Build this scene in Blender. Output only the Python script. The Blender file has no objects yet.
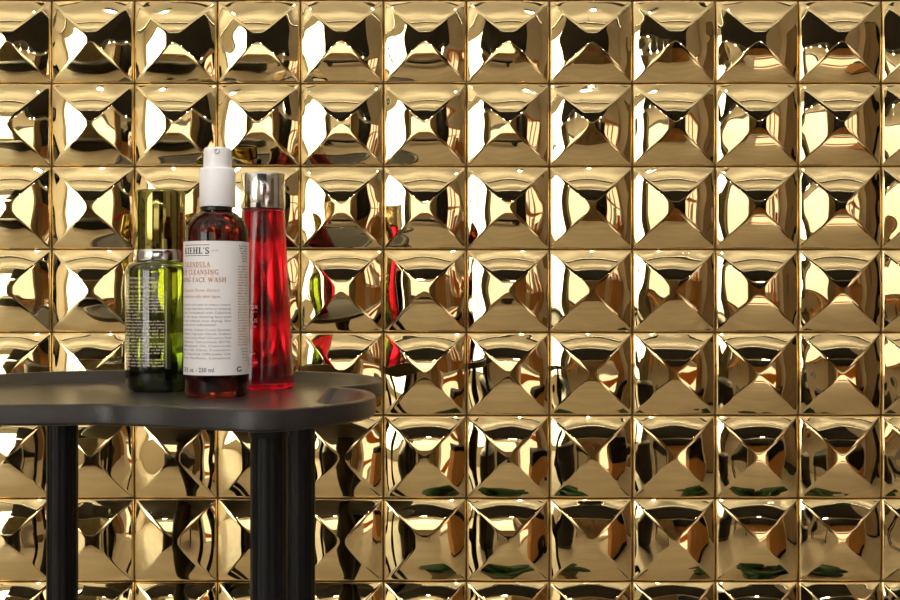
import bpy, bmesh, math, random
import numpy as np
from mathutils import Vector, Matrix

random.seed(7)
rng = np.random.default_rng(11)
PI = math.pi
SC = bpy.context.scene
COL = SC.collection

# ------------------------------------------------------------------ camera, sky, exposure
F = 1250.0            # focal length in pixels of the 900 px wide frame
EYE = 0.80            # eye height above the floor
cam_d = bpy.data.cameras.new('camera')
cam = bpy.data.objects.new('camera', cam_d)
COL.objects.link(cam)
cam.location = (0, 0, EYE)
cam.rotation_euler = (PI / 2, 0, 0)
cam_d.sensor_width = 36.0
cam_d.lens = 36.0 * F / 900.0
cam_d.clip_start = 0.02
cam_d.clip_end = 200
SC.camera = cam

world = bpy.data.worlds.new('overcast_sky')
SC.world = world
world.use_nodes = True
bg = world.node_tree.nodes['Background']
bg.inputs['Color'].default_value = (1.0, 0.97, 0.91, 1)
bg.inputs['Strength'].default_value = 1.6

SC.view_settings.view_transform = 'Standard'
SC.view_settings.look = 'None'
SC.view_settings.exposure = 1.95
SC.view_settings.gamma = 1.0
SC.view_settings.use_curve_mapping = False
SC.cycles.max_bounces = 12
SC.cycles.diffuse_bounces = 4
SC.cycles.glossy_bounces = 5
SC.cycles.transmission_bounces = 10
SC.cycles.transparent_max_bounces = 10
SC.cycles.sample_clamp_indirect = 6.0
SC.cycles.blur_glossy = 0.3
SC.cycles.use_denoising = True

# ------------------------------------------------------------------ helpers
def mat(name, col, rough=0.5, metal=0.0, trans=0.0, ior=1.45, var=0.0, vscale=20.0, bump=0.0,
        bscale=60.0, spec=0.5, emit=None, estr=0.0):
    m = bpy.data.materials.new(name)
    m.use_nodes = True
    nt = m.node_tree
    b = nt.nodes['Principled BSDF']
    b.inputs['Base Color'].default_value = (*col, 1)
    b.inputs['Roughness'].default_value = rough
    b.inputs['Metallic'].default_value = metal
    b.inputs['Transmission Weight'].default_value = trans
    b.inputs['IOR'].default_value = ior
    b.inputs['Specular IOR Level'].default_value = spec
    if emit:
        b.inputs['Emission Color'].default_value = (*emit, 1)
        b.inputs['Emission Strength'].default_value = estr
    if var or bump:
        tc = nt.nodes.new('ShaderNodeTexCoord')
    if var:
        n = nt.nodes.new('ShaderNodeTexNoise')
        n.inputs['Scale'].default_value = vscale
        n.inputs['Detail'].default_value = 6
        nt.links.new(tc.outputs['Object'], n.inputs['Vector'])
        r = nt.nodes.new('ShaderNodeValToRGB')
        r.color_ramp.elements[0].position = 0.3
        r.color_ramp.elements[1].position = 0.7
        r.color_ramp.elements[0].color = (*[c * (1 - var) for c in col], 1)
        r.color_ramp.elements[1].color = (*[min(1, c * (1 + var)) for c in col], 1)
        nt.links.new(n.outputs['Fac'], r.inputs['Fac'])
        nt.links.new(r.outputs['Color'], b.inputs['Base Color'])
    if bump:
        n2 = nt.nodes.new('ShaderNodeTexNoise')
        n2.inputs['Scale'].default_value = bscale
        n2.inputs['Detail'].default_value = 4
        nt.links.new(tc.outputs['Object'], n2.inputs['Vector'])
        bp = nt.nodes.new('ShaderNodeBump')
        bp.inputs['Strength'].default_value = bump
        bp.inputs['Distance'].default_value = 0.002
        nt.links.new(n2.outputs['Fac'], bp.inputs['Height'])
        nt.links.new(bp.outputs['Normal'], b.inputs['Normal'])
    return m

def wood(name, c1, c2, scale=6.0, rough=0.45, axis=2):
    m = bpy.data.materials.new(name)
    m.use_nodes = True
    nt = m.node_tree
    b = nt.nodes['Principled BSDF']
    b.inputs['Roughness'].default_value = rough
    tc = nt.nodes.new('ShaderNodeTexCoord')
    mp = nt.nodes.new('ShaderNodeMapping')
    s = [scale * 6] * 3
    s[axis] = scale * 0.5
    mp.inputs['Scale'].default_value = s
    n = nt.nodes.new('ShaderNodeTexNoise')
    n.inputs['Scale'].default_value = 1.0
    n.inputs['Detail'].default_value = 5
    r = nt.nodes.new('ShaderNodeValToRGB')
    r.color_ramp.elements[0].position = 0.35
    r.color_ramp.elements[1].position = 0.7
    r.color_ramp.elements[0].color = (*c1, 1)
    r.color_ramp.elements[1].color = (*c2, 1)
    nt.links.new(tc.outputs['Object'], mp.inputs['Vector'])
    nt.links.new(mp.outputs['Vector'], n.inputs['Vector'])
    nt.links.new(n.outputs['Fac'], r.inputs['Fac'])
    nt.links.new(r.outputs['Color'], b.inputs['Base Color'])
    return m

def glass_pane_mat():
    m = bpy.data.materials.new('window_glass')
    m.use_nodes = True
    nt = m.node_tree
    nt.nodes.remove(nt.nodes['Principled BSDF'])
    out = nt.nodes['Material Output']
    t = nt.nodes.new('ShaderNodeBsdfTransparent')
    t.inputs['Color'].default_value = (0.97, 0.98, 0.97, 1)
    g = nt.nodes.new('ShaderNodeBsdfGlossy')
    g.inputs['Roughness'].default_value = 0.02
    mx = nt.nodes.new('ShaderNodeMixShader')
    mx.inputs['Fac'].default_value = 0.05
    nt.links.new(t.outputs[0], mx.inputs[1])
    nt.links.new(g.outputs[0], mx.inputs[2])
    nt.links.new(mx.outputs[0], out.inputs['Surface'])
    return m

def link(name, me, m, parent=None, loc=(0, 0, 0), smooth=False):
    if m and not me.materials:
        me.materials.append(m)
    if smooth:
        me.polygons.foreach_set('use_smooth', [True] * len(me.polygons))
    o = bpy.data.objects.new(name, me)
    COL.objects.link(o)
    o.location = loc
    if parent:
        o.parent = parent
    return o

def from_bm(name, bm, m, parent=None, loc=(0, 0, 0), smooth=False, sharp=None):
    bmesh.ops.recalc_face_normals(bm, faces=bm.faces)
    me = bpy.data.meshes.new(name)
    bm.to_mesh(me)
    bm.free()
    o = link(name, me, m, parent, loc, smooth)
    if smooth and sharp:
        me.set_sharp_from_angle(angle=math.radians(sharp))
    return o

def bbox(bm, a, b, bevel=0.0):
    """a box from corner a to corner b, edges bevelled"""
    g = bmesh.ops.create_cube(bm, size=1.0)
    c = [(a[i] + b[i]) / 2 for i in range(3)]
    s = [abs(b[i] - a[i]) for i in range(3)]
    for v in g['verts']:
        v.co = Vector((c[0] + v.co.x * s[0], c[1] + v.co.y * s[1], c[2] + v.co.z * s[2]))
    if bevel:
        es = list({e for v in g['verts'] for e in v.link_edges})
        bmesh.ops.bevel(bm, geom=es, offset=bevel, segments=2, profile=0.5, affect='EDGES')

def box(name, a, b, m, parent=None, bevel=0.0):
    bm = bmesh.new()
    bbox(bm, a, b, bevel)
    return from_bm(name, bm, m, parent)

def lathe_bm(bm, prof, n=72, cap=True, rfun=None):
    rings = []
    for r, z in prof:
        ring = []
        for i in range(n):
            t = 2 * PI * i / n
            rr = r * (rfun(t) if rfun else 1.0)
            ring.append(bm.verts.new((rr * math.cos(t), rr * math.sin(t), z)))
        rings.append(ring)
    for a, b in zip(rings, rings[1:]):
        for i in range(n):
            bm.faces.new((a[i], a[(i + 1) % n], b[(i + 1) % n], b[i]))
    if cap:
        bm.faces.new(list(reversed(rings[0])))
        bm.faces.new(rings[-1])

def lathe(name, prof, m, parent=None, loc=(0, 0, 0), n=72, sharp=40, rfun=None):
    bm = bmesh.new()
    lathe_bm(bm, prof, n, True, rfun)
    return from_bm(name, bm, m, parent, loc, True, sharp)

def tag(o, label=None, cat=None, group=None, kind=None):
    if label: o['label'] = label
    if cat: o['category'] = cat
    if group: o['group'] = group
    if kind: o['kind'] = kind
    return o

def empty(name, loc, label=None, cat=None, group=None):
    o = bpy.data.objects.new(name, None)
    COL.objects.link(o)
    o.location = loc
    o.empty_display_size = 0.05
    return tag(o, label, cat, group)

def smoothprof(pts, k=6):
    """Catmull-Rom through profile points"""
    out = []
    P = [pts[0]] + list(pts) + [pts[-1]]
    for i in range(1, len(P) - 2):
        p0, p1, p2, p3 = [np.array(q, float) for q in P[i - 1:i + 3]]
        for j in range(k):
            t = j / k
            out.append(tuple(0.5 * ((2 * p1) + (-p0 + p2) * t + (2 * p0 - 5 * p1 + 4 * p2 - p3) * t ** 2
                                    + (-p0 + 3 * p1 - 3 * p2 + p3) * t ** 3)))
    out.append(tuple(pts[-1]))
    return out

# ------------------------------------------------------------------ materials
M = {}
M['gold'] = mat('gold_mirror', (0.95, 0.755, 0.40), 0.02, 1.0)
M['grout'] = mat('dark_grout', (0.05, 0.03, 0.018), 0.6, var=0.2)
M['cream'] = mat('cream_plaster', (0.80, 0.74, 0.64), 0.85, var=0.04, vscale=5, bump=0.15)
M['ceil'] = mat('white_ceiling_paint', (0.86, 0.84, 0.80), 0.9, var=0.03, vscale=4)
M['beige'] = mat('beige_wall_paint', (0.76, 0.69, 0.58), 0.85, var=0.06, vscale=3, bump=0.1)
M['floor'] = mat('pale_stone_floor', (0.60, 0.53, 0.43), 0.45, var=0.12, vscale=3)
M['dark'] = mat('dark_bulkhead_paint', (0.012, 0.009, 0.007), 0.6, var=0.1)
M['black'] = mat('black_lacquer', (0.012, 0.011, 0.011), 0.35, var=0.1)
M['olive'] = wood('olive_brown_veneer', (0.10, 0.075, 0.035), (0.17, 0.125, 0.06))
M['brown'] = wood('brown_veneer', (0.19, 0.12, 0.06), (0.29, 0.19, 0.10))
M['orange_wood'] = wood('orange_oak', (0.55, 0.24, 0.08), (0.74, 0.38, 0.15), 5.0)
M['white'] = mat('white_laminate', (0.85, 0.83, 0.80), 0.4)
M['orange'] = mat('orange_enamel', (0.85, 0.27, 0.02), 0.4)
M['red'] = mat('red_enamel', (0.55, 0.02, 0.02), 0.4)
M['frame'] = mat('grey_window_frame', (0.10, 0.10, 0.10), 0.45, var=0.05)
M['glass'] = glass_pane_mat()
M['rail'] = mat('grey_track_metal', (0.10, 0.095, 0.09), 0.4, var=0.05)
M['lens'] = mat('lit_lamp_lens', (1, 1, 1), 0.5, emit=(1.0, 0.92, 0.80), estr=70.0)
M['added_glow_panel'] = mat('added_panel_glow', (0.9, 0.88, 0.84), 0.5, emit=(1.0, 0.94, 0.84), estr=0.30)  # glow of the panel added on the opposite wall
M['added_glow'] = mat('added_fill_glow', (0.9, 0.88, 0.84), 0.5, emit=(1.0, 0.95, 0.86), estr=0.30)  # added glow, shared by the counter front and the wall shelf
M['lens_soft'] = mat('added_spot_lens', (1, 1, 1), 0.5, emit=(1.0, 0.95, 0.88), estr=4.0)  # lens of the added ceiling spots
M['strip'] = mat('added_strip_diffuser', (1, 1, 1), 0.5, emit=(1.0, 0.95, 0.88), estr=3.0)  # glow of the added pendants
M['pavement'] = mat('pale_pavement', (0.55, 0.53, 0.5), 0.9, var=0.15, vscale=2)
M['tray'] = mat('dark_grey_plastic', (0.025, 0.022, 0.021), 0.31, var=0.10, vscale=25, bump=0.12, bscale=900)
M['leg'] = mat('black_powder_coat', (0.005, 0.005, 0.006), 0.42, var=0.1, vscale=30, spec=0.3)
M['leaf'] = mat('green_leaf', (0.015, 0.06, 0.012), 0.45, var=0.3, vscale=12)
M['stem'] = mat('plant_stem', (0.08, 0.12, 0.04), 0.6, var=0.2)
M['pot'] = mat('grey_clay_pot', (0.25, 0.22, 0.19), 0.8, var=0.15)
M['soil'] = mat('potting_soil', (0.03, 0.02, 0.014), 0.95, var=0.3, vscale=60)

# ------------------------------------------------------------------ the room
WY = 1.04                   # plane behind the gold tiles
X0, X1, YB, H = -4.7, 3.4, -3.2, 2.55
tag(box('floor', (X0 - .1, YB - .1, -0.1), (X1 + .1, WY + .1, 0), M['floor']), kind='structure')
tag(box('ceiling', (X0 - .1, YB - .1, H), (X1 + .1, WY + .1, H + .1), M['ceil']), kind='structure')
tag(box('wall_left', (X0 - .1, YB, 0), (X0, WY, H), M['beige']), kind='structure')
tag(box('wall_right', (X1, YB, 0), (X1 + .1, WY, H), M['beige']), kind='structure')

# wall opposite the gold one, with the shop window
WX0, WX1, WZ0, WZ1 = -4.4, -1.80, 0.30, 2.25
bm = bmesh.new()
bbox(bm, (X0, YB - .1, 0), (WX0, YB, H))
bbox(bm, (WX1, YB - .1, 0), (X1, YB, H))
bbox(bm, (WX0, YB - .1, 0), (WX1, YB, WZ0))
bbox(bm, (WX0, YB - .1, WZ1), (WX1, YB, H))
tag(from_bm('wall_front', bm, M['cream']), kind='structure')
bm = bmesh.new()
for x in (WX0, (WX0 * 2 + WX1) / 3, (WX0 + WX1 * 2) / 3, WX1):
    bbox(bm, (x - .02, YB - .08, WZ0), (x + .02, YB - .03, WZ1))
for z in (WZ0, WZ1):
    bbox(bm, (WX0, YB - .08, z - .02), (WX1, YB - .03, z + .02))
win = tag(from_bm('window_1', bm, M['frame']), kind='structure')
for k in range(3):
    a = WX0 + (WX1 - WX0) * k / 3 + .02
    b = WX0 + (WX1 - WX0) * (k + 1) / 3 - .02
    box('pane', (a, YB - .058, WZ0 + .02), (b, YB - .052, WZ1 - .02), M['glass'], win)
pl = bpy.data.lights.new('window_daylight', 'AREA')
pl.shape = 'RECTANGLE'
pl.size, pl.size_y = WX1 - WX0, WZ1 - WZ0
pl.cycles.is_portal = True
po = bpy.data.objects.new('window_daylight', pl)
COL.objects.link(po)
po.location = ((WX0 + WX1) / 2, YB - .09, (WZ0 + WZ1) / 2)
po.rotation_euler = (PI / 2, 0, PI)
tag(box('pavement', (-14, YB - 12, -0.2), (8, YB - .1, -0.1), M['pavement']), kind='structure')
tag(box('trim_1', (WX1 + .04, YB, 1.74), (1.78, YB + .35, H), M['dark']), kind='structure')   # dark bulkhead

# ------------------------------------------------------------------ gold tile wall
PITCH = 82.75 / F * WY
GX0 = (466.3 - 450) / F * WY          # one vertical joint
GZ0 = EYE + (300 - 332.2) / F * WY    # one horizontal joint
HALF = PITCH / 2 - 0.0006
wall_back = tag(box('wall_back', (X0, WY, 0), (X1, WY + .1, H), M['grout']), kind='structure')

def tile_mesh(i):
    n = 56
    s = np.sin(np.linspace(-1, 1, n + 1) * PI / 2 * 0.72) / math.sin(PI / 2 * 0.72)
    gx, gz = np.meshgrid(s, s, indexing='xy')
    ax, az = np.abs(gx), np.abs(gz)
    k = 0.045
    h = np.maximum(k - np.abs(ax - az), 0) / k
    u = np.maximum(ax, az) + h * h * k * 0.25 * np.clip((np.maximum(ax, az)) / .2, 0, 1)
    drop = 0.19 * np.power(np.maximum(u, 1e-6), 1.95) + 0.062 * (gx ** 2) * (gz ** 2)
    # slack in the pressed sheet: gentle ripples, mostly towards the rim
    env = np.clip((np.maximum(ax, az) - 0.30) / 0.5, 0, 1) * np.clip((1.0 - np.maximum(ax, az)) / 0.1, 0, 1)
    rip = np.zeros_like(gx)
    for q in range(9):
        fr = rng.uniform(3.0, 9.0)
        th = rng.uniform(0, PI)
        ph = rng.uniform(0, 2 * PI)
        rip += rng.uniform(0.3, 1.0) / fr * np.sin(fr * (gx * math.cos(th) + gz * math.sin(th)) + ph)
    side = np.where(ax > az, 1.9, 1.0)
    drop = drop + rip * env * side * 0.0065
    low = rng.normal(0, 0.006, 3)
    drop = drop + low[0] * gx + low[1] * gz + low[2] * gx * gz
    # rolled rim
    edge = np.clip((np.maximum(ax, az) - 0.985) / 0.015, 0, 1)
    drop = drop + 0.012 * edge ** 2
    top = 0.0045 + 0.19 * HALF
    V = np.stack([gx * HALF, -(top - drop * HALF), gz * HALF], -1).reshape(-1, 3)
    idx = np.arange((n + 1) ** 2).reshape(n + 1, n + 1)
    faces = []
    for r in range(n):
        for c in range(n):
            a, b, d, e = idx[r, c], idx[r, c + 1], idx[r + 1, c + 1], idx[r + 1, c]
            if (c - n / 2 + .5) * (r - n / 2 + .5) > 0:
                faces += [(a, b, d), (a, d, e)]
            else:
                faces += [(a, b, e), (b, d, e)]
    # skirt back to the wall
    border = list(idx[0, :]) + list(idx[1:, n]) + list(idx[n, -2::-1]) + list(idx[-2:0:-1, 0])
    base = len(V)
    W = V[border].copy()
    W[:, 1] = 0.0
    V = np.concatenate([V, W])
    L = len(border)
    for j in range(L):
        faces.append((border[j], base + j, base + (j + 1) % L, border[(j + 1) % L]))
    me = bpy.data.meshes.new('tile')
    me.from_pydata(V.tolist(), [], [tuple(int(q) for q in f) for f in faces])
    me.polygons.foreach_set('use_smooth', [True] * len(me.polygons))
    me.set_sharp_from_angle(angle=math.radians(60))
    me.materials.append(M['gold'])
    return me

tiles = [tile_mesh(i) for i in range(30)]
cnt = 0
for c in range(-12, 9):
    for r in range(-6, 8):
        me = tiles[(c * 7 + r * 11 + (c * r) % 5) % len(tiles)]
        o = bpy.data.objects.new('tile', me)
        COL.objects.link(o)
        o.parent = wall_back
        o.location = (GX0 + (c + .5) * PITCH, WY - 0.0002, GZ0 + (r + .5) * PITCH)
        cnt += 1

# ------------------------------------------------------------------ side table: quatrefoil tray on four posts
ZT = EYE - 0.055          # rim top
ZF = ZT - 0.009           # tray floor
ctrl = [(-23.6, 65.6), (-21.0, 65.8), (-18.5, 66.1), (-16.8, 65.5), (-14.6, 64.7), (-12.2, 63.4), (-9.75, 62.5),
        (-8.0, 63.2), (-6.3, 65.3), (-4.9, 67.9), (-4.3, 71.2), (-4.5, 74.2), (-5.3, 76.8), (-6.6, 78.6), (-7.2, 79.1), (-6.7, 79.7), (-5.6, 81.2), (-4.8, 83.4),
        (-4.6, 85.5), (-5.1, 89.0), (-6.3, 92.2), (-8.5, 95.0), (-12.2, 97.2), (-16.0, 98.0), (-20.0, 98.0), (-24.0, 98.2),
        (-27.7, 97.8), (-31.0, 96.1), (-33.6, 93.0), (-35.2, 89.0), (-35.0, 85.0), (-33.6, 81.5), (-33.0, 79.5), (-33.4, 77.5),
        (-34.4, 74.0), (-34.0, 70.5), (-31.8, 67.4), (-28.6, 65.8), (-26.0, 65.4)]
def closed_spline(P, k=6):
    P = [np.array(p) for p in P]
    out = []
    n = len(P)
    for i in range(n):
        p0, p1, p2, p3 = P[i - 1], P[i], P[(i + 1) % n], P[(i + 2) % n]
        for j in range(k):
            t = j / k
            out.append(0.5 * ((2 * p1) + (-p0 + p2) * t + (2 * p0 - 5 * p1 + 4 * p2 - p3) * t ** 2
                              + (-p0 + 3 * p1 - 3 * p2 + p3) * t ** 3))
    return np.array(out)
outl = closed_spline(ctrl)
tan = np.roll(outl, -1, 0) - np.roll(outl, 1, 0)
tan /= np.linalg.norm(tan, axis=1)[:, None]
nin = np.stack([-tan[:, 1], tan[:, 0]], 1)     # inward (outline runs counter-clockwise)
cen = outl.mean(0)
if ((cen - outl) * nin).sum() < 0:
    nin = -nin
table = empty('side_table', (-0.183, 0.78, 0), 'dark grey cloverleaf tray side table on black posts before the gold wall', 'table')
T0 = Vector((-0.183, 0.78, 0))
bm = bmesh.new()
rings = []
prof = [(0.35, -1.15), (0.10, -1.11), (0.0, -0.98), (0.0, -0.16), (0.035, -0.06), (0.13, 0.0), (0.40, 0.0), (0.50, -0.03), (0.58, -0.10),
        (1.12, -0.78), (1.28, -0.88), (1.5, -0.9)]
for off, z in prof:
    P = (outl + nin * off) / 100.0
    rings.append([bm.verts.new((p[0] - T0.x, p[1] - T0.y, ZT + z / 100)) for p in P])
n = len(outl)
for a, b in zip(rings, rings[1:]):
    for i in range(n):
        bm.faces.new((a[i], a[(i + 1) % n], b[(i + 1) % n], b[i]))
bm.faces.new(rings[0]); bm.faces.new(rings[-1])
from_bm('tray', bm, M['tray'], table, smooth=True, sharp=35)
ZB = ZT - 0.0115
for lx, ly in ((-10.15, 70.0), (-10.25, 85.5), (-25.9, 83.5), (-27.8, 70.5)):
    loc = (lx / 100 - T0.x, ly / 100 - T0.y, 0)
    fl = lambda t: 1.0 - 0.035 * (0.5 + 0.5 * math.cos(t * 14)) ** 3
    lg = lathe('leg', [(.0103, .012), (.0103, ZB - .004)], M['leg'], table, loc, n=112, sharp=50, rfun=fl)
    lathe('collar', [(.0108, ZB - .010), (.0112, ZB - .009), (.0112, ZB), (.009, ZB)], M['leg'], lg, n=48)
    lathe('foot', [(.011, 0), (.012, .001), (.012, .011), (.011, .0125)], M['leg'], lg, n=48)

# ------------------------------------------------------------------ lettering
SER = 0.16
def seg(x0, y0, x1, y1, w):
    """a stroke as a quad"""
    d = np.array([x1 - x0, y1 - y0], float)
    L = np.linalg.norm(d)
    nn = np.array([-d[1], d[0]]) / L * w / 2
    p, q = np.array([x0, y0]), np.array([x1, y1])
    return [p - nn, q - nn, q + nn, p + nn]
TK, TN = 0.24, 0.11        # thick and thin strokes
def vst(x, w=TK, y0=0.0, y1=1.0, s=(True, True)):
    out = [seg(x, y0, x, y1, w)]
    for on, y in zip(s, (y0 + TN / 2, y1 - TN / 2)):
        if on:
            out.append(seg(x - w / 2 - .09, y, x + w / 2 + .09, y, TN))
    return out
def arc(cx, cy, rx, ry, a0, a1, w0, w1, n=10):
    out = []
    A = np.linspace(a0, a1, n + 1)
    for j in range(n):
        wa = abs(math.cos((A[j] + A[j + 1]) / 2))
        w = w0 + (w1 - w0) * wa
        out.append(seg(cx + rx * math.cos(A[j]), cy + ry * math.sin(A[j]),
                       cx + rx * math.cos(A[j + 1]), cy + ry * math.sin(A[j + 1]), w))
    return out
def glyph(ch):
    h = TN / 2
    if ch == 'I': return .46, vst(.23)
    if ch == 'K': return .92, vst(.22) + [seg(.3, .42, .8, .97, TN), seg(.4, .52, .82, .03, TK), seg(.66, h, .92, h, TN), seg(.62, 1 - h, .9, 1 - h, TN)]
    if ch == 'E': return .76, vst(.22) + [seg(.22, h, .68, h, TN), seg(.22, .52, .52, .52, TN), seg(.22, 1 - h, .64, 1 - h, TN), seg(.66, 0, .66, .24, TN), seg(.62, .78, .62, 1, TN), seg(.52, .4, .52, .64, TN)]
    if ch == 'F': return .70, vst(.22) + [seg(.22, .50, .50, .50, TN), seg(.22, 1 - h, .62, 1 - h, TN), seg(.60, .76, .60, 1, TN), seg(.50, .38, .50, .62, TN)]
    if ch == 'H': return .98, vst(.22) + vst(.76) + [seg(.22, .52, .76, .52, TN)]
    if ch == 'L': return .72, vst(.22) + [seg(.22, h, .64, h, TN), seg(.63, 0, .63, .28, TN)]
    if ch == 'N': return .96, vst(.18, TN) + vst(.78, TN, s=(False, True)) + [seg(.16, .97, .78, .04, TK)]
    if ch == 'M': return 1.14, vst(.18, TN) + vst(.94, TK) + [seg(.18, .97, .56, .05, TK), seg(.56, .05, .92, .97, TN)]
    if ch == 'A': return .90, [seg(.12, .02, .44, .98, TN), seg(.44, .98, .76, .02, TK), seg(.24, .34, .64, .34, TN), seg(0, h, .26, h, TN), seg(.6, h, .9, h, TN)]
    if ch == 'W': return 1.30, [seg(.12, .98, .38, .02, TK), seg(.38, .02, .64, .9, TN), seg(.60, .98, .88, .02, TK), seg(.88, .02, 1.14, .98, TN), seg(0, 1 - h, .28, 1 - h, TN), seg(.48, 1 - h, .76, 1 - h, TN), seg(1.02, 1 - h, 1.28, 1 - h, TN)]
    if ch == 'D': return .94, vst(.22) + arc(.34, .5, .46, .46, -PI / 2, PI / 2, TN, TK) + [seg(.22, h, .36, h, TN), seg(.22, 1 - h, .36, 1 - h, TN)]
    if ch == 'P': return .78, vst(.22) + arc(.34, .73, .32, .235, -PI / 2, PI / 2, TN, TK) + [seg(.22, .49, .36, .49, TN), seg(.22, 1 - h, .36, 1 - h, TN)]
    if ch == 'U': return .94, vst(.22, TK, .32, 1, (False, True)) + vst(.74, TN, .32, 1, (False, True)) + arc(.48, .33, .26, .30, PI, 2 * PI, TN, TK * .8)
    if ch == 'C': return .88, arc(.5, .5, .38, .46, PI * .22, PI * 1.78, TN, TK, 14) + [seg(.78, .70, .78, 1, TN)]
    if ch == 'G': return .96, arc(.5, .5, .38, .46, PI * .22, PI * 1.75, TN, TK, 14) + [seg(.78, .72, .78, 1, TN)] + vst(.78, TK * .8, 0.1, .44, (False, True))
    if ch == 'O': return .96, arc(.48, .5, .38, .46, 0, 2 * PI, TN, TK, 18)
    if ch == 'S': return .70, arc(.34, .73, .22, .22, PI * .15, PI * 1.5, TN, TK * .8, 10) + arc(.34, .27, .24, .23, -PI * .9, PI * .5, TN, TK, 10) + [seg(.54, .74, .54, .98, TN), seg(.10, .02, .10, .28, TN), seg(.16, .62, .52, .40, TK * .9)]
    if ch == "'": return .26, [seg(.14, .70, .14, 1.0, .13)]
    return .40, []
def serif_polys(text, gap=0.07):
    x, polys = 0.0, []
    for ch in text:
        w, P = glyph(ch)
        polys += [[(p[0] + x, p[1]) for p in q] for q in P]
        x += w + gap
    return x - gap, polys

def font_polys(text, bold=0.0, shear=0.0):
    cu = bpy.data.curves.new('lettering', 'FONT')
    cu.body = text
    cu.size = 1.0
    cu.offset = bold
    cu.shear = shear
    cu.resolution_u = 2
    o = bpy.data.objects.new('lettering', cu)
    COL.objects.link(o)
    dg = bpy.context.evaluated_depsgraph_get()
    me = o.evaluated_get(dg).to_mesh()
    vs = [v.co.copy() for v in me.vertices]
    polys = [[(vs[i].x / .72, vs[i].y / .72) for i in p.vertices] for p in me.polygons]
    o.evaluated_get(dg).to_mesh_clear()
    bpy.data.objects.remove(o)
    bpy.data.curves.remove(cu)
    w = max([p[0] for q in polys for p in q] or [1])
    return w, polys

def greek_polys(words, gap=.5):
    """a line of print too small to read: word-long ticks"""
    x, polys = 0.0, []
    for n_ in words:
        for q in range(n_):
            hh = random.choice((.62, .62, .7, 1.0))
            polys.append([(x, 0.0), (x + .34, 0.0), (x + .34, hh), (x, hh)])
            x += .5
        x += gap
    return x - gap, polys

class Print:
    """collects flat print and wraps it round a lathe-turned body"""
    def __init__(self, rad, zpx):
        self.rad, self.zpx, self.v, self.f = rad, zpx, [], []
    def quad(self, t0, t1, y0, y1, n=8):
        for j in range(n):
            a, b = t0 + (t1 - t0) * j / n, t0 + (t1 - t0) * (j + 1) / n
            self.poly([(a, y1), (b, y1), (b, y0), (a, y0)])
    def poly(self, P):
        base = len(self.v)
        for t, y in P:
            z = self.zpx(y)
            r = self.rad(z)
            self.v.append((r * math.sin(t), -r * math.cos(t), z))
        self.f.append(tuple(range(base, base + len(P))))
    def line(self, wp, t0, t1, ytop, ybot):
        """text polys (unit cap height) between angles t0 and t1, cap top and baseline given as pixel rows"""
        w, polys = wp
        for P in polys:
            self.poly([(t0 + (t1 - t0) * p[0] / w, ybot + (ytop - ybot) * p[1]) for p in P])
    def build(self, name, m, parent):
        me = bpy.data.meshes.new(name)
        me.from_pydata(self.v, [], self.f)
        return link(name, me, m, parent)

# ------------------------------------------------------------------ bottles
def bottle_frame(px, dist):
    s = dist / F                                   # metres per pixel at that distance
    zf = lambda y: EYE + (300 - y) * s - ZF        # pixel row -> height above the tray floor
    return s, zf, ((px - 450) * s, dist, ZF)

M['green_glass'] = mat('green_bottle_glass', (0.30, 0.46, 0.03), 0.015, 0, 1.0, 1.46)
M['red_glass'] = mat('red_bottle_glass', (0.70, 0.008, 0.035), 0.015, 0, 1.0, 1.46)
M['amber'] = mat('amber_brown_plastic', (0.15, 0.022, 0.015), 0.03, 0, 1.0, 1.46)
M['pump'] = mat('white_pump_plastic', (0.80, 0.775, 0.785), 0.35)
M['label'] = mat('off_white_label', (0.73, 0.70, 0.69), 0.5, var=0.02, vscale=80)
M['ink'] = mat('dark_grey_ink', (0.045, 0.045, 0.055), 0.6)
M['ink_soft'] = mat('mid_grey_ink', (0.16, 0.15, 0.16), 0.6)
M['ink_copper'] = mat('copper_brown_ink', (0.42, 0.17, 0.075), 0.6)
M['silver'] = mat('silver_metal', (0.88, 0.88, 0.90), 0.12, 1.0)
M['olive_metal'] = mat('olive_gold_metal', (0.34, 0.29, 0.09), 0.07, 1.0)
M['pale_print'] = mat('pale_pink_print', (0.62, 0.50, 0.42), 0.5)
M['red_print'] = mat('rose_silver_print', (0.70, 0.32, 0.33), 0.5)
M['black_plastic'] = mat('black_neck_plastic', (0.012, 0.010, 0.010), 0.3)

# --- face wash bottle with the white pump
s, zf, loc = bottle_frame(216.4, 0.83)
fw = empty('face_wash_bottle', loc, 'amber brown bottle with white pump and printed white label, foremost on the tray', 'bottle')
base = zf(396.4)
P = [(25.5, 396.4), (28.5, 395.8), (31.0, 393.2), (31.7, 389), (31.9, 383), (32.0, 374), (32.0, 300), (32.0, 240), (31.7, 234), (30.8, 228.5),
     (28.2, 222.5), (24.5, 217.5), (20, 213.6), (16.5, 211.6), (14.6, 210.4), (14.2, 208)]
P = smoothprof([(r * s, zf(y)) for r, y in P], 5)
P[0] = (P[0][0], 0.0)
lathe('bottle_body', P, M['amber'], fw, n=96, sharp=50)
lathe('neck_ring', [(14.5 * s, zf(210.8)), (15.8 * s, zf(210.6)), (15.8 * s, zf(207.2)), (14 * s, zf(207.0))], M['black_plastic'], fw)
pump = lathe('pump_collar', [(15 * s, zf(207.2)), (17.6 * s, zf(207.0)), (17.9 * s, zf(206.2)), (17.9 * s, zf(170.5)), (17.5 * s, zf(169.2)), (16.6 * s, zf(168.7)), (14 * s, zf(168.7))],
      M['pump'], fw, sharp=45)
pump.location = (0.0008, 0, 0)
bm = bmesh.new()
lathe_bm(bm, [(14.0 * s, zf(169)), (13.9 * s, zf(158)), (13.5 * s, zf(150.5)), (13.1 * s, zf(149)), (12.2 * s, zf(148.2)), (10 * s, zf(147.9))], 64)
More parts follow.
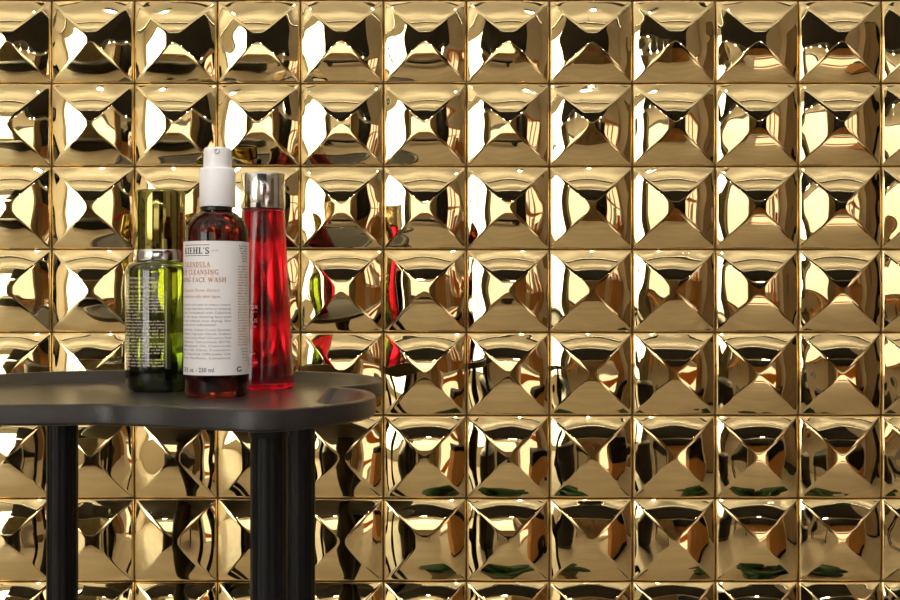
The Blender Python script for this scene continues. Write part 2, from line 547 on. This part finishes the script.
head = from_bm('pump_head', bm, M['pump'], fw, (0.0008, 0, 0), True, 45)
bm = bmesh.new()
lathe_bm(bm, [(2.9 * s, 0), (2.9 * s, 2.2 * s), (2.4 * s, 3.0 * s), (1.5 * s, 3.0 * s), (1.4 * s, 1.2 * s), (.2 * s, 1.2 * s)], 24, cap=False)
bmesh.ops.rotate(bm, verts=bm.verts, matrix=Matrix.Rotation(PI / 2, 3, 'X'))
from_bm('spout', bm, M['pump'], head, (12.2 * s * math.sin(.13), -12.2 * s * math.cos(.13), zf(152.2)), True, 45)
RB = 32.0 * s
bm = bmesh.new()
lr = RB + 0.00008
A = np.linspace(-2.2, 1.69, 61)
rows = []
for r_, z in ((lr, zf(373.6)), (lr + .0001, zf(373.6)), (lr + .0001, zf(242.3)), (lr, zf(242.3))):
    rows.append([bm.verts.new((r_ * math.sin(a), -r_ * math.cos(a), z)) for a in A])
for k in range(4):
    for i in range(len(A) - 1):
        bm.faces.new((rows[k][i], rows[k][i + 1], rows[(k + 1) % 4][i + 1], rows[(k + 1) % 4][i]))
for i in (0, len(A) - 1):
    bm.faces.new([rows[k][i] for k in range(4)])
lab = from_bm('label', bm, M['label'], fw, smooth=True, sharp=40)
tag(lab, 'off-white wraparound label with dark and copper lettering')
PR = RB + 0.00024
TURN = math.atan(234.2 / F)       # the side that faces the camera
ang = lambda px: TURN + math.asin(max(-1, min(1, (px - 216.4) / 32.5)))
CEN = TURN - 0.72                       # middle of the front panel, turned to the left
pr = Print(lambda z: PR, zf)
e = ang(209.6)
pr.line(serif_polys("KIEHL'S"), 2 * CEN - e, e, 248.6, 255.0)
pr.quad(2 * CEN - e, e, 245.9, 246.5); pr.quad(2 * CEN - e, e, 256.3, 256.9)
pr.build('brand_lettering', M['ink'], lab)
pr = Print(lambda z: PR, zf)
pr.line(font_polys('SINCE 1851'), ang(211.8), ang(218.2), 251.0, 252.4)
pr.build('date_lettering', M['ink_soft'], lab)
pr = Print(lambda z: PR, zf)
for txt, ex, yt, yb in (('CALENDULA', 210.2, 262.8, 267.6), ('DEEP CLEANSING', 218.6, 270.4, 275.0), ('FOAMING FACE WASH', 225.8, 278.0, 282.4)):
    e = ang(ex)
    pr.line(serif_polys(txt, .09), 2 * CEN - e, e, yt, yb)
    pr.quad(2 * CEN - e, e, yb + .85, yb + 1.2)
e = ang(219.8); pr.line(font_polys('with Calendula Flower Extract', 0.0, 0.25), 2 * CEN - e, e, 288.8, 291.8)
e = ang(219.8); pr.line(font_polys('for normal-to-oily skin type', 0.012), 2 * CEN - e, e, 294.9, 297.8)
pr.build('title_lettering', M['ink_copper'], lab)
pr = Print(lambda z: PR, zf)
para = ['Massage onto damp skin with water to create a creamy,', 'rich lather. Lifts away impurities without stripping',
        'skin of moisture. Formulated with Calendula', 'flower extract, this deep cleansing face wash',
        'cleanses the skin without over drying. Skin', 'feels cleansed and refreshed.']
para2 = ['Ingredients: Aqua/Water, Sodium Cocoyl Glycinate,', 'Glycerin, Sorbitan, Caprylyl Glycol, Sodium', 'Lauroyl Oat, Citrus Limon Peel Oil/Lemon Peel',
         'Oil, Salicylic Betaine, Tetrasodium EDTA,', 'Geranium Maculatum Oil, Chamomile', 'Flower Water Oil, Citral, Coumarin,', 'Citronellol, Calendula Officinalis Oil,', 'Citric Acid, Parfum, Linalool.']
e = ang(230.6)
for j, t in enumerate(para):
    ee = e if j < 5 else ang(216.5)
    y = 303.4 + j * 3.95
    pr.line(font_polys(t, 0.004), 2 * CEN - e, ee, y - .1, y + 2.15)
for j, t in enumerate(para2):
    y = 328.0 + j * 3.95
    pr.line(font_polys(t, 0.004), 2 * CEN - e, e, y - .1, y + 2.15)
pr.build('paragraph_lettering', M['ink_soft'], lab)
pr = Print(lambda z: PR, zf)
e = ang(213.8)
pr.line(font_polys('7.8 fl. oz. - 230 ml', 0.018), 2 * CEN - e, e, 366.0, 370.4)
# open ring symbol
rs, cx, cy = .052, ang(238.8), 368.0
for j in range(16):
    a0, a1 = .7 + j * .33, .7 + (j + 1) * .33
    ro, ri = 2.7, 1.5
    pt = lambda r, a: (cx + r * math.cos(a) / 32.5 / math.cos(cx - TURN), cy - r * math.sin(a))
    pr.poly([pt(ri, a0), pt(ro, a0), pt(ro, a1), pt(ri, a1)])
pr.build('volume_lettering', M['ink'], lab)
pr = Print(lambda z: PR, zf); pr2 = Print(lambda z: PR, zf)
for j in range(7):
    y = 246.0 + j * 2.5
    pr.line(greek_polys([random.randint(2, 5) for q in range(2)]), ang(238.5 + j * .55), ang(246.4), y, y + 1.2)
for j in range(30):
    y = 266.2 + j * 2.66
    pr2.line(greek_polys([random.randint(2, 6) for q in range(2)]), ang(237.4), ang(246.7), y, y + 1.3)
pr.build('side_lettering', M['ink_soft'], lab)
pr = Print(lambda z: PR, zf)
for j in range(5):
    y = 347.5 + j * 2.9
    pr.line(greek_polys([random.randint(2, 5) for q in range(2)]), ang(240.0 + j * .7), ang(246.8), y, y + 1.2)
pr.build('side_lettering', M['ink_soft'], lab)
pr2.build('side_lettering', M['ink_copper'], lab)

# --- green lotion bottle
def coat(m, rough):
    b = m.node_tree.nodes['Principled BSDF']
    b.inputs['Roughness'].default_value = rough
    b.inputs['Coat Weight'].default_value = 0.8
    b.inputs['Coat Roughness'].default_value = 0.02
coat(M['red_glass'], 0.16)
M['red_glass'].node_tree.nodes['Principled BSDF'].inputs['Coat Weight'].default_value = 0.35
coat(M['green_glass'], 0.05)
s, zf, loc = bottle_frame(160.0, 0.88)
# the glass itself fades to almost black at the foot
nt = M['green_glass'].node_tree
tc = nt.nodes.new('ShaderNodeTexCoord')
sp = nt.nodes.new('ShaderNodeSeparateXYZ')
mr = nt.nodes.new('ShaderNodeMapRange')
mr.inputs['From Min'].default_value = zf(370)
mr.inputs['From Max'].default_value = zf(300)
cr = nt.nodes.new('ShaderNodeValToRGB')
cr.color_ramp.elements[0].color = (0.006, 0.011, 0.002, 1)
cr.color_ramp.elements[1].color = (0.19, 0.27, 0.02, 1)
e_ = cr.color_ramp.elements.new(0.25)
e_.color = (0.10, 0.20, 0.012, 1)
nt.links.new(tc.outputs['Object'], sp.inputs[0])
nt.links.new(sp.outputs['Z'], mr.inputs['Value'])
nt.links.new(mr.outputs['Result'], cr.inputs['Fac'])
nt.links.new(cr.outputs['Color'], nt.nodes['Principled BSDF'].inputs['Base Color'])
gb = empty('green_lotion_bottle', loc, 'green glass bottle with olive gold cap and fine printed text', 'bottle')
P = [(25, 391.0), (28.5, 390.0), (31.5, 386.8), (33.4, 381), (34, 374), (34, 360), (34, 300), (34, 276), (33.6, 270), (32, 266), (29.2, 263.2), (26.5, 262.0), (25.5, 261.0)]
P = smoothprof([(r * s, zf(y)) for r, y in P], 5)
P[0] = (P[0][0], 0.0)
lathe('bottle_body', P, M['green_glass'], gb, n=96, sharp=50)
lathe('neck_ring', [(24 * s, zf(261.2)), (26.0 * s, zf(261.0)), (26.4 * s, zf(260)), (26.0 * s, zf(252)), (25.4 * s, zf(250.2)), (23 * s, zf(250))], M['silver'], gb)
lathe('cap', [(23 * s, zf(250.4)), (24.7 * s, zf(250.2)), (24.9 * s, zf(249.4)), (24.9 * s, zf(193.5)), (24.5 * s, zf(191.8)), (23.3 * s, zf(190.9)), (20 * s, zf(190.8))], M['olive_metal'], gb, sharp=45)
gr = 34 * s + 0.00012
pr = Print(lambda z: gr, zf)
ag = lambda px: math.atan(290 / F) + math.asin(max(-1, min(1, (px - 160) / 34.6)))
for j, (txt, ex) in enumerate((('THE TREATMENT LOTION', 155), ('LOTION DE TRAITEMENT', 158), ('THE TREATMENT LOTION', 161), ('LOTION DE TRAITEMENT', 155))):
    y = 277.6 + j * 4.2
    pr.line(font_polys(txt, .01), ag(130.5), ag(ex), y, y + 2.1)
for j in range(23):
    y = 295.2 + j * 3.1
    ex = 164.3 if j not in (6, 7, 14, 19) else random.choice((138, 147, 152))
    pr.line(greek_polys([random.randint(2, 8) for q in range(7 if ex > 160 else 3)]), ag(127.0), ag(ex), y, y + 1.35)
pr.quad(ag(165.6), ag(166.1), 291, 366, 1)
pr.build('fine_print', M['pale_print'], gb)

# --- red lotion bottle
s, zf, loc = bottle_frame(263.0, 0.91)
rb = empty('red_lotion_bottle', loc, 'tapered red glass bottle with a silver cap', 'bottle')
P = [(26, 387.9), (28.6, 387.2), (30.9, 385), (31.3, 381), (30.8, 370), (29.2, 350), (27.9, 325), (26.5, 300), (25.0, 275), (23.6, 250), (22.3, 228), (21.5, 214), (20.8, 211), (19.2, 210)]
Pm = [(r * s, zf(y)) for r, y in P]
Pr = smoothprof(Pm, 5)
Pr[0] = (Pr[0][0], 0.0)
lathe('bottle_body', Pr, M['red_glass'], rb, n=96, sharp=50)
lathe('neck_ring', [(18 * s, zf(210.6)), (20.6 * s, zf(210.4)), (20.6 * s, zf(208.8)), (18 * s, zf(208.6))], M['black_plastic'], rb)
lathe('cap', [(19 * s, zf(209.2)), (21.6 * s, zf(209)), (21.9 * s, zf(208.2)), (21.9 * s, zf(175.8)), (21.5 * s, zf(174.4)), (20.6 * s, zf(174)), (17 * s, zf(174.0))], M['silver'], rb, sharp=45)
zs = [p[1] for p in Pm]; rs_ = [p[0] for p in Pm]
radr = lambda z: float(np.interp(z, zs, rs_)) + 0.00014
pr = Print(radr, zf)
for txt, yt, yb, ex in (('ESTEE LAUDER', 305.0, 308.6, 258.0), ('RADIANT VITALITY', 311.0, 312.4, 257.5), ('NUTRITIOUS', 318.0, 322.0, 257.5),
                        ('SUPER POMEGRANATE', 325.2, 327.0, 256.5), ('RADIANT ENERGY LOTION', 351.6, 353.2, 255.6), ('FRESH MOIST', 355.8, 357.2, 250.5),
                        ('LOTION ENERGIE ECLAT', 360.2, 362.0, 258.6), ('200 ML', 364.2, 365.6, 254.5)):
    hw = 28.0
    a1 = math.atan(187 / F) + math.asin((ex - 263.0) / hw)
    a0 = a1 - 0.105 * len(txt) * (1.0 if yb - yt > 3 else .55)
    pr.line(font_polys(txt, .0), a0, a1, yt, yb)
pr.build('lettering', M['red_print'], rb)

# ------------------------------------------------------------------ furniture of the shop behind the camera (seen in the tiles)
# tall olive cabinet beside the window
def cabinet(name, x0, x1, y1, z1, m, label, doors=2, z0=0.0):
    c = empty(name, ((x0 + x1) / 2, (YB + y1) / 2, z0), label, 'cabinet')
    ox, oy = (x0 + x1) / 2, (YB + y1) / 2
    w, d = (x1 - x0) / 2, (y1 - YB) / 2
    box('body', (-w, -d + .002, 0), (w, d - .02, z1 - z0), m, c, 0.003)
    for k in range(doors):
        a = -w + 2 * w * k / doors + .004
        b = -w + 2 * w * (k + 1) / doors - .004
        dr = box('door', (a, d - .02, .06), (b, d, z1 - z0 - .01), m, c, 0.003)
        hx = b - .04 if k % 2 == 0 else a + .04
        box('handle', (hx - .006, d, (z1 - z0) * .45), (hx + .006, d + .02, (z1 - z0) * .6), M['rail'], dr, 0.002)
    return c
cabinet('tall_cabinet', -1.74, -1.33, YB + .40, 1.62, M['olive'], 'tall olive brown cabinet beside the shop window, mirrored in the tiles')
wc = cabinet('wood_cabinet', 0.38, 0.84, YB + .36, 1.62, M['brown'], 'brown wood cabinet left of the black display case, mirrored in the tiles')
box('red_strip', (-.24, .18, 1.02), (.24, .19, 1.05), M['red'], wc, .002)
cabinet('display_case', 0.90, 1.78, YB + .26, 1.62, M['black'], 'black lacquered display case above the white counter', 3, 1.12)
lb = empty('added_glow_panel', (-0.48, YB, 0.72), 'added glowing white panel over the oak ledge, mirrored in the middle tiles', 'added_glow_panel')  # panel added for bright tile centres; also lights the pump frontally
box('panel', (-.80, .002, .03), (.80, .045, .80), M['added_glow_panel'], lb, .002)
for x in (-.815, .815):
    box('frame_bar', (x - .015, .002, 0), (x + .015, .06, .83), M['rail'], lb, .002)
for z in (.015, .815):
    box('frame_bar', (-.80, .002, z - .015), (.80, .06, z + .015), M['rail'], lb, .002)
ol = empty('oak_ledge', (-0.48, YB, 0.56), 'orange oak wall ledge below the added glowing panel', 'shelf')
box('board', (-.82, .002, .06), (.82, .24, .10), M['orange_wood'], ol, .004)
for x in (-.6, 0, .6):
    box('bracket', (x - .012, .002, 0), (x + .012, .18, .06), M['rail'], ol, .002)
# orange wood back panel and white counter with orange bands
tag(box('back_panel', (0.90, YB + .002, 0.0), (1.78, YB + .05, 1.12), M['orange_wood'], None, .003), 'orange oak panel on the wall below the black display case', 'panel')
ct = empty('white_counter', (1.55, YB + 1.0, 0), 'white sales counter with orange bands, mirrored in the right tiles', 'counter')
box('body', (-.62, -.26, 0), (.62, .26, .60), M['white'], ct, .006)
box('worktop', (-.66, -.30, .60), (.66, .30, .64), M['white'], ct, .006)
box('added_lit_panel', (-.61, .255, .02), (.61, .262, .59), M['added_glow'], ct, .002)  # glow added so the counter mirrors bright white
box('orange_band', (-.625, .255, .48), (.625, .266, .555), M['orange'], ct, .002)
box('orange_band', (-.625, .255, .08), (.625, .266, .15), M['orange'], ct, .002)
# oak sideboard at the right with cartons standing on it
sb = empty('oak_sideboard', (2.75, YB + .24, 0), 'orange oak sideboard right of the display case, mirrored in the tiles', 'sideboard')
box('body', (-.5, -.235, .06), (.5, .2, .86), M['orange_wood'], sb, .003)
box('top_board', (-.52, -.235, .86), (.52, .23, .89), M['orange_wood'], sb, .003)
box('plinth', (-.48, -.22, 0), (.48, .17, .06), M['black'], sb)
for k in range(2):
    dr = box('door', (-.495 + .5 * k, .2, .08), (-.005 + .5 * k, .22, .85), M['orange_wood'], sb, .003)
    box('handle', (-.05 + .09 * k, .22, .5), (-.04 + .09 * k, .24, .62), M['rail'], dr, .002)
ds = empty('added_lit_shelf', (2.52, YB, 0.0), 'added oak wall shelf with glowing back above the oak sideboard, mirrored in right-hand tile faces', 'shelf')  # shelf and its glow added to brighten the right-hand tile faces
box('added_lit_panel', (-.66, .002, .93), (.66, .03, 1.66), M['added_glow'], ds)
for z in (.93, 1.28, 1.64):
    box('shelf_board', (-.66, .03, z), (.66, .14, z + .035), M['orange_wood'], ds, .002)
for x in (-.68, -.30, .12, .68):
    box('upright', (x - .03, .002, .90), (x + .03, .15, 1.68), M['orange_wood'], ds, .002)
for q, (cn, hgt) in enumerate((('white', .34), ('orange', .22), ('cream', .42))):
    x = 2.42 + q * .33
    bx = empty('product_box', (x, YB + .31, .89), cn + ' carton standing on the oak sideboard', 'box', 'cartons on the oak sideboard')
    box('carton', (-.1, -.07, 0), (.1, .07, hgt), M[cn], bx, .003)
    box('lid', (-.103, -.073, hgt - .05), (.103, .073, hgt + .003), M[cn], bx, .003)
# black bench in the middle of the shop
bn = empty('black_bench', (-0.12, YB + 0.9, 0), 'low black upholstered bench standing behind the photographer', 'bench')
box('seat', (-.40, -.22, .24), (.40, .22, .36), M['black'], bn, .03)
for x in (-.34, .34):
    for y in (-.16, .16):
        box('leg', (x - .02, y - .02, 0), (x + .02, y + .02, .245), M['black'], bn, .003)
ot = empty('black_ottoman', (-0.95, -1.55, 0), 'round black upholstered ottoman on the pale floor', 'ottoman')
lathe('seat', [(.34, .06), (.39, .07), (.41, .12), (.41, .36), (.40, .41), (.36, .44), (.20, .455), (.05, .457)], M['black'], ot, n=56)
lathe('plinth', [(.33, 0), (.33, .06)], M['rail'], ot, n=40)
lt = empty('oak_bench', (1.65, -1.15, 0), 'oak box bench with a dark cushion on the pale floor', 'bench')
box('body', (-.45, -.2, .05), (.45, .2, .36), M['orange_wood'], lt, .004)
box('plinth', (-.42, -.17, 0), (.42, .17, .05), M['black'], lt)
box('cushion', (-.44, -.19, .36), (.44, .19, .46), M['black'], lt, .03)
# dark wardrobe on the right wall, wooden panel on the left wall
dw = empty('dark_wardrobe', (X1 - .25, -1.2, 0), 'dark wardrobe against the right side wall', 'wardrobe')
box('body', (-.23, -.5, 0), (.248, .5, 1.9), M['dark'], dw, .004)
for k in range(2):
    dr = box('door', (-.25, -.495 + .5 * k, .05), (-.23, -.005 + .5 * k, 1.88), M['brown'], dw, .003)
    box('handle', (-.27, -.05 + .06 * k, .9), (-.25, -.035 + .06 * k, 1.1), M['rail'], dr, .002)
lw = empty('black_shelf', (X0 + .2, -.9, 0), 'black open shelf against the left side wall', 'shelf')
for y in (-.7, .7):
    box('side_panel', (-.198, y - .015, 0), (.2, y + .015, 1.8), M['black'], lw, .002)
for z in (.05, .5, .95, 1.4, 1.775):
    box('shelf_board', (-.198, -.685, z), (.2, .685, z + .025), M['black'], lw, .002)

# low leafy plants on the floor before the gold wall
def plant(loc, label, seed, n_leaf=18, hgt=.17):
    rr = random.Random(seed)
    p = empty('potted_plant', loc, label, 'plant', 'plants on the floor below the gold wall')
    lathe('pot', [(.055, 0), (.06, .004), (.075, .12), (.078, .13), (.07, .13), (.066, .115), (.01, .112)], M['pot'], p, n=40)
    lathe('soil', [(.065, .108), (.066, .118), (.02, .121)], M['soil'], p, n=32)
    for j in range(n_leaf):
        a = rr.uniform(0, 2 * PI)
        L = rr.uniform(.6, 1.0) * hgt * .75
        el = rr.uniform(.35, 1.3)
        bm = bmesh.new()
        prev = None
        N = 8
        for q in range(N + 1):
            t = q / N
            e2 = el - t * t * 1.1
            if q == 0:
                x, z = .012, .115
            else:
                x += L / N * math.cos(e2); z += L / N * math.sin(e2)
            w = .004 + .042 * math.sin(PI * max(0, (t - .25) / .75)) ** .8 if t > .25 else .003
            cur = [bm.verts.new((x, -w, z + w * .25)), bm.verts.new((x, 0, z)), bm.verts.new((x, w, z + w * .25))]
            if prev:
                for k in range(2):
                    bm.faces.new((prev[k], prev[k + 1], cur[k + 1], cur[k]))
            prev = cur
        bmesh.ops.rotate(bm, verts=bm.verts, matrix=Matrix.Rotation(a, 3, 'Z'))
        lf = from_bm('leaf', bm, M['leaf'], p, smooth=True)
        so = lf.modifiers.new('thickness', 'SOLIDIFY'); so.thickness = .0012
    return p
plant((0.06, 0.58, 0), 'leafy green plant in a grey clay pot, nearest the side table', 3)
plant((0.42, 0.58, 0), 'leafy green plant in a grey clay pot, farthest from the side table', 5)

# added linear pendants, invented to brighten the ceiling, hung on thin wires
for j, (y, nm) in enumerate(((-2.1, 'farthest from the gold wall'), (-0.9, 'across the middle of the shop'), (0.25, 'nearest the gold wall'))):
    lp = empty('added_pendant', (-0.65, y, H), 'added slim grey linear pendant washing the ceiling with light, ' + nm, 'lamp', 'added linear ceiling pendants')
    box('lamp_housing', (-3.4, -.03, -.36), (3.4, .03, -.32), M['rail'], lp, .004)
    box('diffuser', (-3.38, -.025, -.32), (3.38, .025, -.316), M['strip'], lp)
    for x in (-3.0, -1.0, 1.0, 3.0):
        lathe('wire', [(.0015, -.32), (.0015, 0)], M['rail'], lp, (x, 0, 0), n=8)
# small spotlights under the bulkhead
proto = None
for i, x in enumerate((-1.14, -0.60, -0.06, 0.30, 1.30)):
    lab_ = '%s small spotlight from the window under the dark bulkhead' % ('first', 'second', 'third', 'fourth', 'fifth')[i]
    if proto is None:
        root = empty('spotlight', (x, YB + .30, 1.74), lab_, 'lamp', 'spotlights under the bulkhead')
        lathe('lamp_housing', [(.018, -.05), (.032, -.05), (.033, -.048), (.033, -.004), (.03, 0), (.02, 0)], M['rail'], root, n=28)
        lathe('lens', [(.012, -.0575), (.024, -.054), (.028, -.051), (.028, -.0505)], M['lens'], root, n=20)
        proto = root
    else:
        root = proto.copy(); COL.objects.link(root)
        root.location = (x, YB + .30, 1.74); root['label'] = lab_
        for ch in proto.children:
            c2 = ch.copy(); COL.objects.link(c2); c2.parent = root

# added ceiling spots that brighten the pump and bottles
for i, (x, lab_) in enumerate(((-0.75, 'added grey ceiling spotlight aimed at the bottles, nearer the window'), (0.35, 'added grey ceiling spotlight aimed at the bottles, farther from the window'))):
    base_ = Vector((x, -0.40, H))
    sp_ = empty('added_spotlight', base_, lab_, 'lamp', 'added ceiling spotlights aimed at the bottles')
    lathe('mount', [(.04, -.012), (.045, -.010), (.045, 0), (.04, 0)], M['rail'], sp_, n=28)
    lathe('stem', [(.008, -.085), (.008, -.012)], M['rail'], sp_, n=16)
    aim = (Vector((-0.165, 0.86, ZF + .08)) - (base_ + Vector((0, 0, -.10)))).normalized()
    q_ = aim.to_track_quat('-Z', 'Y')
    hd = lathe('lamp_housing', [(.034, -.07), (.044, -.07), (.045, -.068), (.045, .03), (.035, .045), (.01, .047)], M['rail'], sp_, (0, 0, -.10), n=32)
    hd.rotation_euler = q_.to_euler()
    lathe('lens', [(.036, -.0725), (.036, -.0705)], M['lens_soft'], hd, n=24)
    ld = bpy.data.lights.new('added_spot_beam', 'SPOT')
    ld.energy = 15.0
    ld.spot_size = math.radians(34)
    ld.spot_blend = 0.6
    ld.shadow_soft_size = 0.02
    ld.color = (1.0, 0.97, 0.95)
    lo = bpy.data.objects.new('added_spot_beam', ld)
    COL.objects.link(lo)
    lo.location = base_ + Vector((0, 0, -.10)) + aim * 0.08
    lo.rotation_euler = q_.to_euler()
